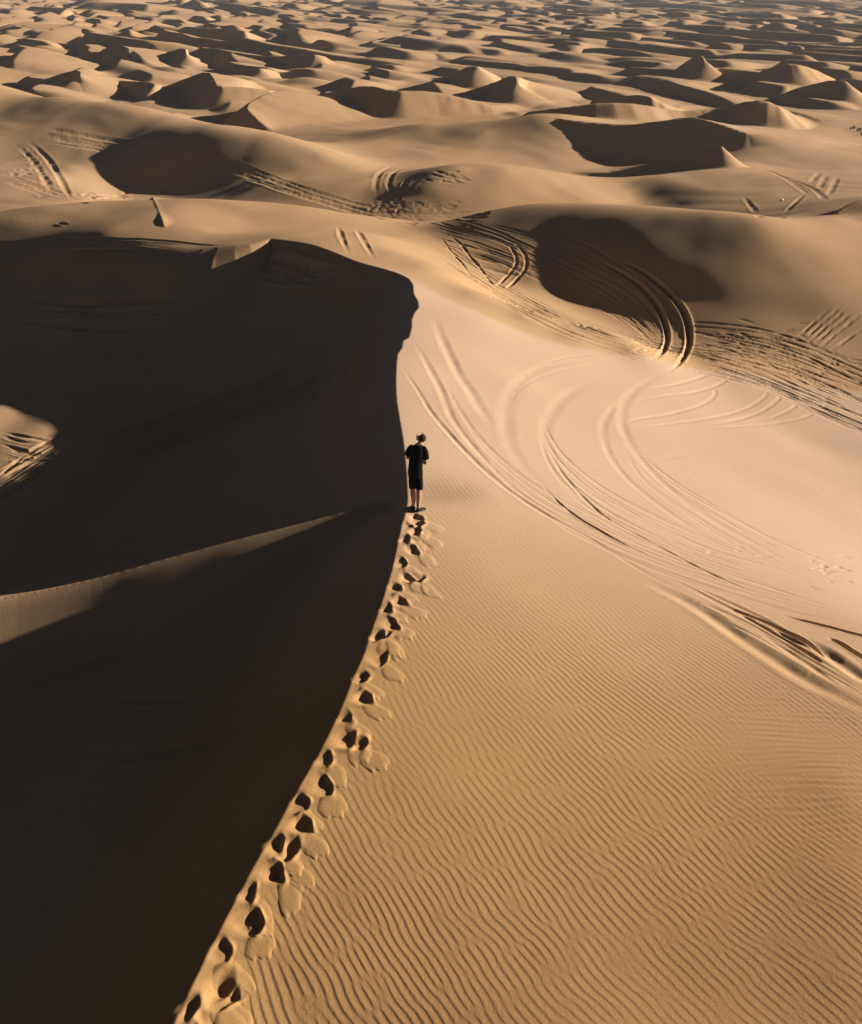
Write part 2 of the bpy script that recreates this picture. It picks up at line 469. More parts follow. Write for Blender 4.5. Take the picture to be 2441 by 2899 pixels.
def land(X, Y, spur=None):
    """dune heights without footprints, tracks or ripples"""
    az = np.arctan2(X, Y)
    r = np.hypot(X, Y)
    lr = np.log(r)
    H = lat_eval(az, lr)
    for P, slope in NEAR_DUNES_W:
        rc = np.hypot(P[:, 0], P[:, 1])
        m = (r > rc.min() - 24) & (r < rc.max() + 24) & (np.abs(az - np.arctan2(P[:, 0], P[:, 1]).mean()) < R(22))
        if m.any():
            H[m] = smax(H[m], ridge(X[m], Y[m], P, math.tan(R(slope)), math.tan(R(33))), .06)
    # --- the lee bowl of the big dune
    m = (r < 75) & (az < R(12))
    if m.any():
        x, y = X[m], Y[m]
        d, side, zc, run, end, pp = polydist(x, y, BOWL)
        # deep inside, let the rim's distance and height blend so that the floor has no creases
        sw = np.zeros(x.shape)
        sdm = np.zeros(x.shape)
        szm = np.zeros(x.shape)
        for i in range(0, len(BOWL) - 1):
            a, b = BOWL[i], BOWL[i + 1]
            l = math.hypot(b[0] - a[0], b[1] - a[1])
            q = np.hypot(x - .5 * (a[0] + b[0]), y - .5 * (a[1] + b[1])) + .3
            w = l * q ** -4
            sw += w
            sdm += w * q
            szm += w * .5 * (a[2] + b[2])
        far_in = sstep(d, .4, 2.6)
        d = d * (1 - far_in) + far_in * .8 * sdm / sw
        zc = zc * (1 - far_in) + far_in * szm / sw
        sd = d * side                              # + = inside the bowl
        soft = sstep(run, CREST_LEN - .3, CREST_LEN + 3.0)   # roll-over part of the rim
        drop = 4.2 * (1 - np.exp(-np.maximum(sd, 0) * (.62 - .0 * soft) / 4.2)) + .02 * np.maximum(sd, 0)
        up = np.maximum(-sd, 0) * .62
        L = zc - drop + up
        # floor rises to the left into the light
        L = smax(L, np.where(sd > 1, -2.86 + .09 * np.minimum(x + 10.7, 0) - .3 * np.maximum(x + 10.7, 0) - .13 * np.maximum(np.abs(y - 28.2 + .25 * (x + 12) + .3 * np.sin(2.2 * x)) - 1.2, 0), -99), .35)
        if spur is not None:
            ds, ss, zs, rs, es, pp = polydist(x, y, spur)
            near = ss > 0                          # the side towards the camera
            rid = zs - np.where(near, .1 * ds + .78 * .08 * np.logaddexp(0, (ds - .17) / .08), .5 * ds) - .6 * es
            L = smax(L, np.where(sd > -.5, rid, -99), .12)
        k = .02 + .5 * soft
        H[m] = smin(H[m], L, k)
        # a low saddle in the crest beside the person, through which light reaches the spur
        al = (x + .45) * SX + (y - 20.15) * SY
        ac = -(x + .45) * SY + (y - 20.15) * SX
        H[m] -= .17 * np.exp(-(ac / .6) ** 2) * sstep(al, -1.0, -.3) * (1 - sstep(al, 0.0, 1.9))
    # --- far field
    fm = r > 95
    if fm.any():
        x, y = X[fm], Y[fm]
        rr = r[fm]
        base = H[fm]
        r_in = 142 - 24 * sstep(az[fm], R(-11.5), R(-6.5))
        w = sstep(rr, r_in, r_in + 38)
        base = base * (1 - w) - (7.0 + .6 * sstep(rr, 170, 240)) * w
        out = base
        for P, slope, k in FAR_DUNES_W:
            cx, cy = P[:, 0].mean(), P[:, 1].mean()
            ext = np.hypot(P[:, 0] - cx, P[:, 1] - cy).max() + 90
            mm = (np.abs(x - cx) < ext) & (np.abs(y - cy) < ext)
            if not mm.any():
                continue
            D = ridge(x[mm], y[mm], P, math.tan(R(slope)), math.tan(R(32.5)))
            out[mm] = smax(out[mm], D, .25)
        w2 = sstep(rr, 140, 260)
        wx = x + 6 * np.sin(y * .021 + 1) + 3 * np.sin(x * .05 + y * .03)
        wy = y + 6 * np.sin(x * .023 + 2) + 3 * np.sin(y * .06 - x * .04)
        for lam, amp, seed, r0, r1, base_z in ((12.5, 1.85, 5, 118, 175, -7.4), (22, 3.0, 11, 150, 240, -7.8), (46, 5.0, 23, 250, 460, -8.6)):
            ph, en = waves(wx, wy * .8, lam, R(90 - 68), 18, .24, .52, seed)
            u = (ph / (2 * math.pi)) % 1.0          # lee on the near-left side
            f = .23
            prof = np.where(u < f, u / f, 1 - (u - f) / (1 - f))
            prof = prof * prof * (3 - 2 * prof) * .6 + prof * .4
            big = .82 + .38 * np.sin(x / (2.6 * lam) + 1.7 * np.sin(y / (4.1 * lam))) * np.cos(y / (3.3 * lam) + np.sin(x / (3.7 * lam)))
            a = amp * big * sstep(en, .03, 1.0) * sstep(rr, r0, r1)
            out = smax(out, base_z + a * prof, .15)
        H[fm] = out
        ff = r > 900
        if ff.any():
            H[ff] = H[ff] * (1 - sstep(r[ff], 1100, 1700)) - 9.0 * sstep(r[ff], 1100, 1700)
    return H


# the spur stands just proud of the shadow the crest throws across the bowl
TAN_EL = math.tan(SUN_EL)
SX, SY = math.sin(SUN_AZ), math.cos(SUN_AZ)


def shade_height(x, y, t0=.4, t1=26.0):
    t = np.arange(t0, t1, .1)
    return float((land(x + SX * t, y + SY * t) - t * TAN_EL).max())




def spur_line(z_end):
    """the spur is straight in plan; its heights follow from the sight lines"""
    A, E = at(*SPUR_PX[0], -.15), at(*SPUR_PX[-2], z_end)
    n = np.array([E[1] - A[1], A[0] - E[0]])
    out = []
    for x, y in SPUR_PX:
        az, td = ray(x, y)
        r = (n @ A[:2]) / (n[0] * math.sin(az) + n[1] * math.cos(az))
        out.append((r * math.sin(az), r * math.cos(az), CAM_H - r * td))
    return smooth_line(out)


SPUR_W = spur_line(-1.86)

# ------------------------------------------------------------------ the sand sheet: denser where it is nearer
def build_axes():
    q = QUALITY
    da = R(.052) / q
    dense = np.arange(-R(32), R(32) + da, da)
    n = int(110 * q)
    side = R(32) + (R(112) - R(32)) * (np.linspace(0, 1, n + 1)[1:]) ** 1.4
    A = np.concatenate([-side[::-1], dense, side])
    rr = [4.3]
    while rr[-1] < 14000:
        r = rr[-1]
        zc = CAM_H + min(7.0, .12 * r)
        step = min(r * r * R(.055) / q / zc, r * R(.055) / q * (1.9 if r < 112 else 3.2))
        if r > 900:
            step = r * .006 / q * (1 + (r - 900) / 900)
        rr.append(r + max(step, .004))
    return A, np.array(rr)


AX_A, AX_R = build_axes()
GA, GR = np.meshgrid(AX_A, AX_R, indexing='ij')
GX, GY = GR * np.sin(GA), GR * np.cos(GA)
GZ = land(GX.ravel(), GY.ravel(), SPUR_W).reshape(GX.shape)
print('grid', GX.shape, GX.size)


def hit(px, py):
    """where a sight line meets the land"""
    az, td = ray(px, py)
    i = int(np.clip(np.searchsorted(AX_A, az), 0, len(AX_A) - 1))
    rz = CAM_H - AX_R * td
    j = int(np.argmax(GZ[i] >= rz))
    j = max(j, 1)
    d0, d1 = rz[j - 1] - GZ[i, j - 1], rz[j] - GZ[i, j]
    t = d0 / (d0 - d1 + 1e-9)
    r = AX_R[j - 1] + t * (AX_R[j] - AX_R[j - 1])
    return np.array([r * math.sin(az), r * math.cos(az), CAM_H - r * td])


# ------------------------------------------------------------------ wheel tracks, ripples and footprints
rng = np.random.default_rng(7)
DZ = np.zeros_like(GZ)          # relief added to the land
DIG = np.zeros_like(GZ)         # wheel grooves
HEAP = np.zeros_like(GZ)        # and the sand they push aside
CALM = np.zeros_like(GZ)        # 1 where ripples have been trodden or driven away
BASE = GZ.copy()


def block(P, margin):
    az = np.arctan2(P[:, 0], P[:, 1])
    r = np.hypot(P[:, 0], P[:, 1])
    da = margin / r.min()
    i0, i1 = np.searchsorted(AX_A, [az.min() - da, az.max() + da])
    j0, j1 = np.searchsorted(AX_R, [r.min() - margin, r.max() + margin])
    return slice(max(i0 - 1, 0), i1 + 1), slice(max(j0 - 1, 0), j1 + 1)


def runs(P, longest):
    """split a traced line where it jumps behind a skyline"""
    out, cur = [], [P[0]]
    for q in P[1:]:
        if np.hypot(*(q - cur[-1])[:2]) > longest:
            if len(cur) > 1:
                out.append(np.array(cur))
            cur = []
        cur.append(q)
    if len(cur) > 1:
        out.append(np.array(cur))
    return out


def groove(px, w, depth, berm=.4, rough=.3, calm=1.0, longest=5.0, n=2, fade=.3):
    L = smooth_line(px, n)
    P = np.array([hit(x, y) for x, y in L])
    rm = float(np.hypot(P[:, 0], P[:, 1]).mean())
    if rm > 60:                              # far tracks are broad smudges
        w = max(w, 1.2 * rm * R(.055) * 1.9)
    for Q in runs(P, longest):
        lens = np.concatenate([[0], np.cumsum(np.hypot(*np.diff(Q[:, :2], axis=0).T))])
        total = lens[-1]
        tp_ = max(min(fade * total, 6.0), .05)
        seg = 0
        while seg < len(Q) - 1:                  # short pieces keep the touched blocks small
            S = Q[seg:seg + 9]
            sa, sr = block(S, 4.0 * w)
            x, y = GX[sa, sr], GY[sa, sr]
            d, side, zc, run, end, pp = polydist(x, y, S)
            s_run = run + lens[seg]
            d = np.where(end > 0, np.hypot(d, 2 * end), d)
            taper = sstep(s_run, 0, tp_) * sstep(total - s_run, 0, tp_)
            wob = 1 + rough * np.sin(s_run * 2.6 + 3 * w * 40) * np.cos(s_run * 1.1 + 1.3 * np.sin(s_run * .37)) + .4 * rough * np.sin(s_run * 9.1 + x)
            ww = w * (.75 + .25 * taper) * (1 + .25 * rough * np.sin(s_run * 1.7 + y))
            dep = depth * taper * wob
            dig = -dep * np.exp(-(d / ww) ** 2)
            heap = berm * dep * np.exp(-((d - 1.75 * ww) / (.6 * ww)) ** 2)
            DIG[sa, sr] = np.minimum(DIG[sa, sr], dig)
            HEAP[sa, sr] = np.maximum(HEAP[sa, sr], heap)
            if calm:
                CALM[sa, sr] = np.maximum(CALM[sa, sr], calm * taper * np.exp(-(d / (2.2 * w)) ** 2))
            seg += 8


def family(guide, n, spread, w, depth, jit=.25, seed=0, cut=True, **kw):
    """a bundle of tracks that follow one another"""
    rg = np.random.default_rng(seed)
    G = smooth_line(guide, 1)
    for i in range(n):
        o = rg.uniform(-1, 1)
        k = rg.uniform(-jit, jit)
        t = np.linspace(-1, 1, len(G))
        off = spread * (o + k * t + .10 * rg.normal() * np.sin(3 * t + rg.uniform(0, 6)))
        L = G.copy()
        L[:, 1] += off
        if cut:
            a = int(rg.uniform(0, .45) * len(L))
            b = len(L) - int(rg.uniform(0, .45) * len(L))
            L = L[a:b]
        if len(L) > 2:
            groove(L, w * rg.uniform(.7, 1.3), depth * rg.uniform(.5, 1.3), **kw)


def churn(cx, cy, sx, sy, n, w, depth, seed, ang=None):
    """sand cut up by wheels turning on the spot"""
    rg = np.random.default_rng(seed)
    for i in range(n):
        x, y = cx + sx * rg.normal(), cy + sy * rg.normal()
        a = rg.uniform(0, 6.3) if ang is None else ang + .35 * rg.normal()
        l = rg.uniform(.25, .8) * sx
        c = rg.uniform(-.6, .6)
        pts = [(x - l * math.cos(a), y - .35 * l * math.sin(a)), (x + c * l * .5 * math.sin(a), y - .3 * c * l * math.cos(a)), (x + l * math.cos(a), y + .35 * l * math.sin(a))]
        groove(pts, w * rg.uniform(.7, 1.3), depth * rg.uniform(.5, 1.3), longest=2.5, fade=.45)


# deep twin ruts below dune C
groove([(1225, 520), (1302, 546), (1339, 573), (1373, 603), (1393, 630), (1405, 654), (1410, 679), (1410, 703), (1403, 725), (1385, 748), (1360, 765)], .085, .15, .3)
groove([(1180, 515), (1258, 548), (1307, 580), (1339, 615), (1353, 644), (1363, 671), (1366, 693), (1361, 713), (1346, 730), (1320, 745)], .08, .14, .3)
groove([(1030, 492), (1044, 504), (1057, 524), (1057, 541), (1041, 561), (1029, 573), (1012, 590)], .065, .055, .25)
groove([(1045, 492), (1061, 504), (1077, 524), (1078, 546), (1063, 566), (1049, 580), (1030, 596)], .07, .065, .25)
groove([(890, 478), (906, 490), (916, 506), (942, 535), (961, 561), (978, 582), (1005, 600)], .06, .04, .25)
groove([(915, 478), (935, 492), (949, 506), (969, 533), (985, 551), (1002, 575), (1019, 594), (1050, 615)], .065, .05, .25)
groove([(950, 515), (973, 525), (1011, 537), (1050, 540)], .16, .03, .1)
groove([(960, 540), (990, 547), (1035, 560), (1090, 566)], .16, .03, .1)
# along the hollow
HOLLOW = [(850, 485), (900, 515), (960, 555), (1030, 600), (1100, 640), (1180, 675), (1270, 705), (1360, 728), (1450, 745), (1560, 775), (1660, 805), (1764, 845)]
family(HOLLOW, 26, 26, .05, .022, seed=1, fade=.2)
family(HOLLOW, 10, 18, .07, .035, seed=29, fade=.2)
UPPER = [(850, 458), (930, 480), (1000, 500), (1060, 525), (1140, 560), (1230, 600), (1300, 650), (1350, 700)]
family(UPPER, 26, 30, .06, .022, seed=2, fade=.2)
family([(1000, 455), (1100, 480), (1200, 520), (1290, 570), (1350, 640), (1370, 700)], 12, 24, .06, .025, seed=30, fade=.2)
EAST = [(1330, 690), (1400, 695), (1480, 703), (1560, 715), (1640, 738), (1764, 790), (1850, 830)]
family(EAST, 30, 40, .055, .03, seed=3, fade=.2)
family([(1400, 725), (1480, 742), (1560, 767), (1660, 812), (1764, 855), (1850, 890)], 26, 30, .06, .032, seed=4, fade=.2)
churn(1330, 705, 22, 14, 26, .06, .03, 5, .3)
churn(1560, 712, 45, 22, 80, .07, .022, 6, .35)
churn(1700, 765, 34, 26, 50, .07, .022, 8, .4)
for k, (a, b) in enumerate((((1618, 703), (1707, 622)), ((1630, 709), (1739, 612)), ((1640, 713), (1751, 614)), ((1655, 731), (1790, 620)), ((1685, 728), (1800, 648)), ((1648, 720), (1765, 622)))):
    groove([a, ((a[0] + b[0]) / 2 - 3 - k % 2 * 2, (a[1] + b[1]) / 2 + 3), b], .06, .02, .35, rough=.9, fade=.45)
# loops and long sweeps on the bright flank
groove([(1240, 738), (1180, 740), (1125, 746), (1070, 773), (1037, 817), (1034, 867), (1042, 911), (1070, 955), (1103, 988), (1160, 1030)], .16, .013, .15)
groove([(1094, 975), (1136, 1022), (1180, 1058), (1224, 1085), (1290, 1120), (1380, 1160)], .035, .04, .3, fade=.45)
groove([(1388, 749), (1317, 784), (1278, 817), (1270, 856), (1278, 889), (1306, 933), (1344, 977), (1388, 1015), (1482, 1082), (1564, 1121), (1619, 1159), (1700, 1200)], .12, .013, .15)
groove([(1230, 775), (1190, 790), (1147, 817), (1120, 856), (1112, 889), (1125, 927), (1150, 965)], .14, .012, .15)
groove([(1114, 900), (1125, 927), (1147, 966), (1180, 1004), (1218, 1043), (1262, 1074), (1344, 1115), (1454, 1176), (1608, 1239), (1700, 1262)], .045, .022, .3)
groove([(1200, 1025), (1218, 1043), (1262, 1074)], .035, .03, .3)
groove([(831, 692), (850, 704), (869, 734), (885, 765), (902, 796), (919, 842), (928, 861), (990, 940), (1060, 1005), (1140, 1060)], .085, .018, .2)
groove([(880, 640), (892, 658), (905, 696), (923, 734), (943, 775), (961, 796), (976, 825), (993, 851), (1020, 890)], .13, .022, .15)
groove([(817, 742), (840, 777), (861, 808), (881, 842), (902, 867), (960, 933), (1026, 993), (1108, 1048), (1213, 1104), (1333, 1181), (1450, 1235)], .06, .02, .25)
groove([(1290, 800), (1240, 850), (1230, 890), (1260, 960), (1340, 1030), (1430, 1090), (1520, 1140)], .09, .010, .2)
groove([(1410, 930), (1350, 940), (1300, 925), (1270, 900)], .09, .008, .2)
for pts in ([(1400, 770), (1450, 790), (1470, 803), (1440, 830), (1360, 850), (1300, 858), (1250, 880)], [(1530, 770), (1560, 790), (1575, 803), (1545, 830), (1480, 852), (1380, 866), (1290, 880)],
            [(1560, 775), (1592, 797), (1600, 812), (1570, 838), (1510, 860), (1430, 872)], [(1720, 805), (1690, 830), (1650, 855), (1580, 868), (1470, 875), (1380, 880)],
            [(1520, 740), (1500, 762), (1480, 785), (1420, 805), (1340, 812), (1280, 830)], [(1490, 735), (1470, 752), (1430, 775), (1370, 790), (1310, 800)], [(1640, 800), (1640, 822), (1600, 850), (1540, 862)]):
    groove(pts, .065, .016, .25)
SWEEP = [(900, 790), (950, 880), (1010, 950), (1080, 1010), (1200, 1078), (1300, 1122), (1420, 1168), (1540, 1206), (1660, 1236), (1764, 1252), (1850, 1265)]
family(SWEEP, 26, 30, .05, .009, seed=9, berm=.2, fade=.3)
family([(1100, 830), (1120, 930), (1200, 1010), (1320, 1075), (1450, 1130), (1560, 1165), (1680, 1205), (1800, 1230)], 26, 40, .05, .009, seed=10, berm=.2, fade=.3)
family([(1270, 850), (1300, 940), (1400, 1020), (1520, 1090), (1640, 1150), (1764, 1195)], 14, 36, .05, .008, seed=31, berm=.2, fade=.3)
family([(1040, 860), (1045, 800), (1100, 760), (1200, 735), (1330, 740)], 10, 16, .05, .008, seed=32, berm=.2, fade=.3)
churn(1700, 1170, 34, 18, 16, .05, .02, 12, .35)
churn(1500, 1125, 40, 8, 10, .05, .015, 33, .4)
# slits and soft steps where the tracks have cut the foot of the flank
groove([(1480, 1239), (1514, 1252), (1560, 1268), (1600, 1288), (1640, 1307), (1672, 1327), (1700, 1352)], .05, .105, .1, rough=.9)
groove([(1500, 1248), (1545, 1272), (1590, 1298), (1630, 1322), (1668, 1346), (1690, 1362)], .045, .09, .1, rough=.9)
groove([(1530, 1258), (1580, 1284), (1630, 1312), (1665, 1334)], .08, .045, .1, rough=.7)
groove([(1300, 1180), (1390, 1222), (1430, 1244), (1469, 1269), (1530, 1313), (1590, 1351), (1650, 1391), (1711, 1421), (1764, 1448), (1830, 1475)], .15, .042, .2, rough=.2)
groove([(1690, 1302), (1719, 1315), (1741, 1331), (1764, 1345), (1800, 1366)], .05, .09, .1, rough=.8)
groove([(1590, 1257), (1626, 1265), (1691, 1281), (1764, 1301), (1830, 1316)], .04, .07, .2, rough=.5)
groove([(1630, 1300), (1686, 1331), (1721, 1357), (1764, 1387), (1820, 1420)], .14, .06, .15)
groove([(1540, 1290), (1600, 1322), (1660, 1362), (1720, 1405)], .09, .035, .2)
family([(1350, 1190), (1450, 1235), (1560, 1290), (1660, 1350), (1764, 1410)], 12, 22, .05, .014, seed=34, fade=.3)
# valley behind the plateau
groove([(50, 284), (61, 291), (88, 314), (107, 338), (123, 365), (131, 381), (141, 400), (150, 412)], .10, .075, .3)
groove([(25, 288), (33, 295), (61, 320), (82, 350), (98, 377), (113, 408)], .09, .06, .3, rough=.9)
family([(0, 362), (60, 377), (120, 393), (180, 403)], 14, 15, .11, .04, seed=13)
family([(60, 265), (150, 285), (240, 300), (330, 312)], 16, 14, .12, .045, seed=14)
family([(380, 312), (520, 357), (620, 393), (745, 432), (850, 450)], 26, 12, .10, .04, seed=15, fade=.2)
churn(60, 340, 22, 14, 22, .10, .04, 16)
churn(190, 402, 40, 4, 26, .13, .07, 17, .2)
for pts in ([(774, 405), (767, 383), (772, 359), (787, 346), (811, 339)], [(819, 403), (795, 385), (796, 364), (811, 348), (835, 343)], [(822, 396), (828, 377), (837, 364)],
            [(835, 398), (844, 377), (859, 368)], [(745, 440), (774, 414), (815, 407)], [(767, 440), (782, 418), (790, 404)], [(798, 447), (813, 436), (817, 416)],
            [(887, 348), (916, 359), (953, 368), (981, 372)], [(898, 368), (925, 374), (960, 377)], [(880, 356), (920, 366), (950, 372)], [(755, 430), (800, 425), (850, 420)]):
    groove(pts, .10, .05, .3)
churn(870, 428, 24, 8, 80, .09, .035, 18, .2)
churn(800, 420, 20, 10, 40, .09, .035, 19)
churn(920, 366, 18, 5, 26, .10, .05, 20, .25)
family([(745, 438), (830, 440), (920, 442), (1000, 440)], 16, 7, .1, .04, seed=35, fade=.2)
for pts in ([(1593, 357), (1629, 371), (1657, 383), (1673, 393), (1692, 411)], [(1593, 359), (1618, 372), (1649, 392), (1656, 399)], [(1560, 345), (1593, 358), (1640, 380), (1668, 398)],
            [(1596, 449), (1618, 422), (1648, 396)], [(1657, 376), (1668, 362), (1678, 353)], [(1675, 388), (1684, 370), (1692, 358)], [(1520, 400), (1540, 425), (1555, 445)], [(1695, 400), (1705, 380), (1715, 360)]):
    groove(pts, .09, .04, .3)
# on the plateau
groove([(691, 458), (700, 490), (716, 522)], .10, .035, .4)
groove([(728, 465), (745, 495), (770, 535)], .10, .035, .4)
groove([(75, 487), (200, 489), (300, 491), (385, 497), (480, 507)], .10, .06, .5)
groove([(75, 514), (250, 509), (330, 513), (370, 518), (392, 525)], .09, .06, .5)
groove([(120, 455), (135, 459), (142, 457)], .12, .08, .5)
# inside the shaded bowl and in the sunlit corner beyond it
family([(100, 965), (300, 905), (450, 852), (600, 792), (760, 715)], 24, 34, .22, .26, seed=21, berm=.6)
family([(500, 540), (600, 560), (700, 580)], 18, 30, .16, .14, seed=22)
family([(40, 760), (250, 740), (450, 700), (650, 640)], 10, 40, .2, .10, seed=26)
family([(20, 640), (200, 650), (400, 640)], 8, 30, .2, .08, seed=27)
family([(150, 1500), (400, 1480), (600, 1380)], 6, 70, .12, .05, seed=28)
family([(0, 905), (50, 918), (110, 925), (170, 940)], 11, 26, .07, .035, seed=23, cut=False)
family([(-20, 1010), (30, 975), (80, 945), (130, 915)], 14, 30, .07, .045, seed=24, cut=False)

DIG = np.minimum(DIG, 0)
HEAP = np.maximum(HEAP, 0)
DZ += DIG + HEAP * np.clip(1 + DIG / .05, 0, 1)

# footprints along the crest: (px, py) of each tread, alternately close to the edge and further in
TREADS = [(846, 1058), (833, 1074), (857, 1090), (833, 1103), (852, 1126), (825, 1150), (844, 1184), (817, 1202), (828, 1231), (797, 1244), (804, 1277),
          (776, 1299), (773, 1346), (743, 1386), (739, 1426), (709, 1468), (704, 1514), (675, 1552), (661, 1606), (630, 1642), (615, 1685),
          (574, 1728), (558, 1783), (515, 1826), (513, 1885), (468, 1945), (436, 2012), (394, 2068), (372, 2120)]
TREAD_W = []
for k, (x, y) in enumerate(TREADS):
    p = hit(x, y)
    d, sd_, _, _, _, _ = polydist(p[:1], p[1:2], CREST_W[:44])
    e = 1e-3
    gx = (polydist(p[:1] + e, p[1:2], CREST_W[:44])[0] - d)[0] / e
    gy = (polydist(p[:1], p[1:2] + e, CREST_W[:44])[0] - d)[0] / e
    want = .10 if k % 2 else .31
    TREAD_W.append(p + np.array([gx, gy, 0]) * (want * .75 + .25 * d[0] - d[0]))


def tread(c, heading, out_dir, seed, inner):
    rg = np.random.default_rng(seed)
    sa, sr = block(c[None, :], 1.2)
    x, y = GX[sa, sr] - c[0], GY[sa, sr] - c[1]
    wob = .022 * np.sin(9 * x + seed) * np.cos(8 * y + 2 * seed) + .008 * np.sin(23 * x - 17 * y + seed)
    heading = heading + rg.uniform(-.45, .45)
    ca, sn = math.cos(heading), math.sin(heading)
    u, v = x * ca + y * sn + wob, -x * sn + y * ca + wob      # along the walk, to its left
    du = rg.uniform(.13, .17)
    dl, dr = rg.uniform(.14, .20), rg.uniform(.06, .085)       # trodden steep on the right, sloping on the left
    q = np.sqrt((u / du) ** 2 + (v / np.where(v > 0, dl, dr)) ** 2)
    dep = rg.uniform(.036, .058)
    pw = rg.uniform(1.8, 3.2)
    bowl = -dep * np.exp(-np.clip(q, 0, 3) ** pw) * (1 + .25 * np.sin(17 * u + seed) * np.cos(15 * v))
    rim = .42 * dep * np.exp(-((q - 1.45) / .38) ** 2) * np.clip(.75 - v / .35, .2, 1.1) * (.75 + .45 * np.sin(3 * np.arctan2(v, u) + seed))
    # tongue of loose sand that slid down the windward side
    ox, oy = out_dir
    s, t = x * ox + y * oy, -x * oy + y * ox
    ln, wd = rg.uniform(.38, .62), rg.uniform(.12, .18)
    mid = .10 + ln / 2
    jag = (.06 * np.sin(t * 34 + seed) + .03 * np.sin(t * 71 + 2 * seed)) * np.clip((s - mid) / ln, 0, 1) + wob
    e = np.sqrt(((s + jag - mid) / (ln / 2)) ** 2 + ((t + .04 * np.sin(s * 7 + seed)) / (wd * (.75 + .5 * np.clip(s / ln, 0, 1)))) ** 2)
    lobe = np.clip((1.0 - e) / .5, 0, 1)
    lobe = lobe * (2 - lobe)
    edge = np.clip((1.0 - e) / .07, 0, 1) * np.clip((s - mid) / ln + .1, 0, .4)      # a low snout at the foot
    cd, cs, _, _, _, _ = polydist(GX[sa, sr], GY[sa, sr], CREST_W[:44])
    wind_side = sstep(-cd * cs, -.03, .10)
    bowl = bowl * sstep(-cd * cs, -.26, -.08)
    rim = rim * sstep(-cd * cs, .03, .22)
    DZ[sa, sr] += bowl + (rim + (lobe * .010 + edge * .009) * (1 - np.exp(-(q / 1.2) ** 4))) * wind_side
    CALM[sa, sr] = np.maximum(CALM[sa, sr], np.maximum(np.clip((1.03 - e) / .1, 0, 1), np.clip(2.2 - q, 0, 1)))


for i, c in enumerate(TREAD_W):
    a, b = TREAD_W[max(i - 2, 0)], TREAD_W[min(i + 2, len(TREAD_W) - 1)]
    h = math.atan2(a[1] - b[1], a[0] - b[0])
    od = np.array([math.cos(h - 2.45), math.sin(h - 2.45)])
    tread(c, h + .25, od, 100 + i, i % 2 == 0)
    if i % 5 == 1:                       # scuffs and half-filled older prints between
        g = c + np.array([.14 + .07 * math.sin(i * 2.1), .22 * math.cos(i * 1.3), 0])
        tread(g, h - .3, od, 300 + i, True)

# ripples
az_lim = (np.abs(GA) < R(40)) & (GR < 42)
ii = np.where(az_lim.any(1))[0]
jj = np.where(az_lim.any(0))[0]
sa, sr = slice(ii[0], ii[-1] + 1), slice(jj[0], jj[-1] + 1)
x, y = GX[sa, sr], GY[sa, sr]
crest_d, crest_s, _, _, _, _ = polydist(x, y, CREST_W[:44])
wind = sstep(-crest_d * crest_s, .12, .7)                # windward side only, a smooth strip along the edge
wx = x + .09 * np.sin(y * .8 + 1.3 * np.sin(x * .6)) + .018 * np.sin(2.9 * x + 1.7 * y)
wy = y + .10 * np.sin(x * .9 + .5) + .02 * np.sin(3.1 * y - 2.3 * x)
ph, en = waves(wx, wy, .104, R(27), 30, .075, .10, 31)
u = (ph / (2 * math.pi)) % 1.0
prof = np.where(u < .3, sstep(u, 0, .3), 1 - sstep(u, .3, 1.0) ** .8) - .5
fade = 1 - .72 * sstep(y + .25 * x, 13.5, 20.5)
fade = fade * (1 - sstep(np.hypot(x, y), 24, 34)) * (.75 + .35 * np.sin(x * .55 + 1.1 * np.sin(y * .4)) * np.cos(y * .5))
amp = .0054 * np.clip(fade, 0, 1.1) * wind * np.clip(en * 1.3, .25, 1) * (1 - CALM[sa, sr])
RIP = amp * prof
# a second, finer train at the foot of the flank on the right
ph2, en2 = waves(wx, wy, .15, R(100), 18, .1, .15, 37)
c2 = hit(1640, 1560)
m2 = np.exp(-(((x - c2[0]) / 1.5) ** 2 + ((y - c2[1]) / 1.8) ** 2))
RIP = RIP * (1 - .9 * m2) + .006 * m2 * np.sin(ph2) * np.clip(en2, .3, 1) * (1 - CALM[sa, sr])
DZ[sa, sr] += RIP
# small irregularities of the sand itself
lump = .012 * np.sin(GX * .9 + 2 * np.sin(GY * .45)) * np.sin(GY * 1.1 + 1.5 * np.sin(GX * .6))
GZ = GZ + DZ + lump * np.clip(GR / 30, .2, 2.0) * (GR < 400)

# sunlit paleness put into the sand colour: pale bright flank, deeper ochre near slope
LIT_TONE = np.full(GZ.shape, .42)
LIT_TONE += .12 * np.sin(GX * .05 + 2 * np.sin(GY * .03)) * np.cos(GY * .045 + np.sin(GX * .04))
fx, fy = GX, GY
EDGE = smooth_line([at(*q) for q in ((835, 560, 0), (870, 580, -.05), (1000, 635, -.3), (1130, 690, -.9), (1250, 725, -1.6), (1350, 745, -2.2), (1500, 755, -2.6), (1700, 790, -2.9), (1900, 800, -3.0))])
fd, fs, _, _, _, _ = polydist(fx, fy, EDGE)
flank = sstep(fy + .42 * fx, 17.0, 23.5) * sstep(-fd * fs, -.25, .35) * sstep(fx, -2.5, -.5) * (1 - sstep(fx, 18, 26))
LIT_TONE = LIT_TONE * (1 - flank) + 1.0 * flank
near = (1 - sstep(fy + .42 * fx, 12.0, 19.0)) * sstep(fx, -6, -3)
LIT_TONE = LIT_TONE * (1 - near)
LIT_TONE = np.clip(LIT_TONE, 0, 1)
INBOWL = np.zeros(GZ.shape)
bm_ = (GR < 75) & (GA < R(12))
bd_, bs_, _, _, _, _ = polydist(GX[bm_], GY[bm_], BOWL)
INBOWL[bm_] = sstep(bd_ * bs_, -.1, .3)
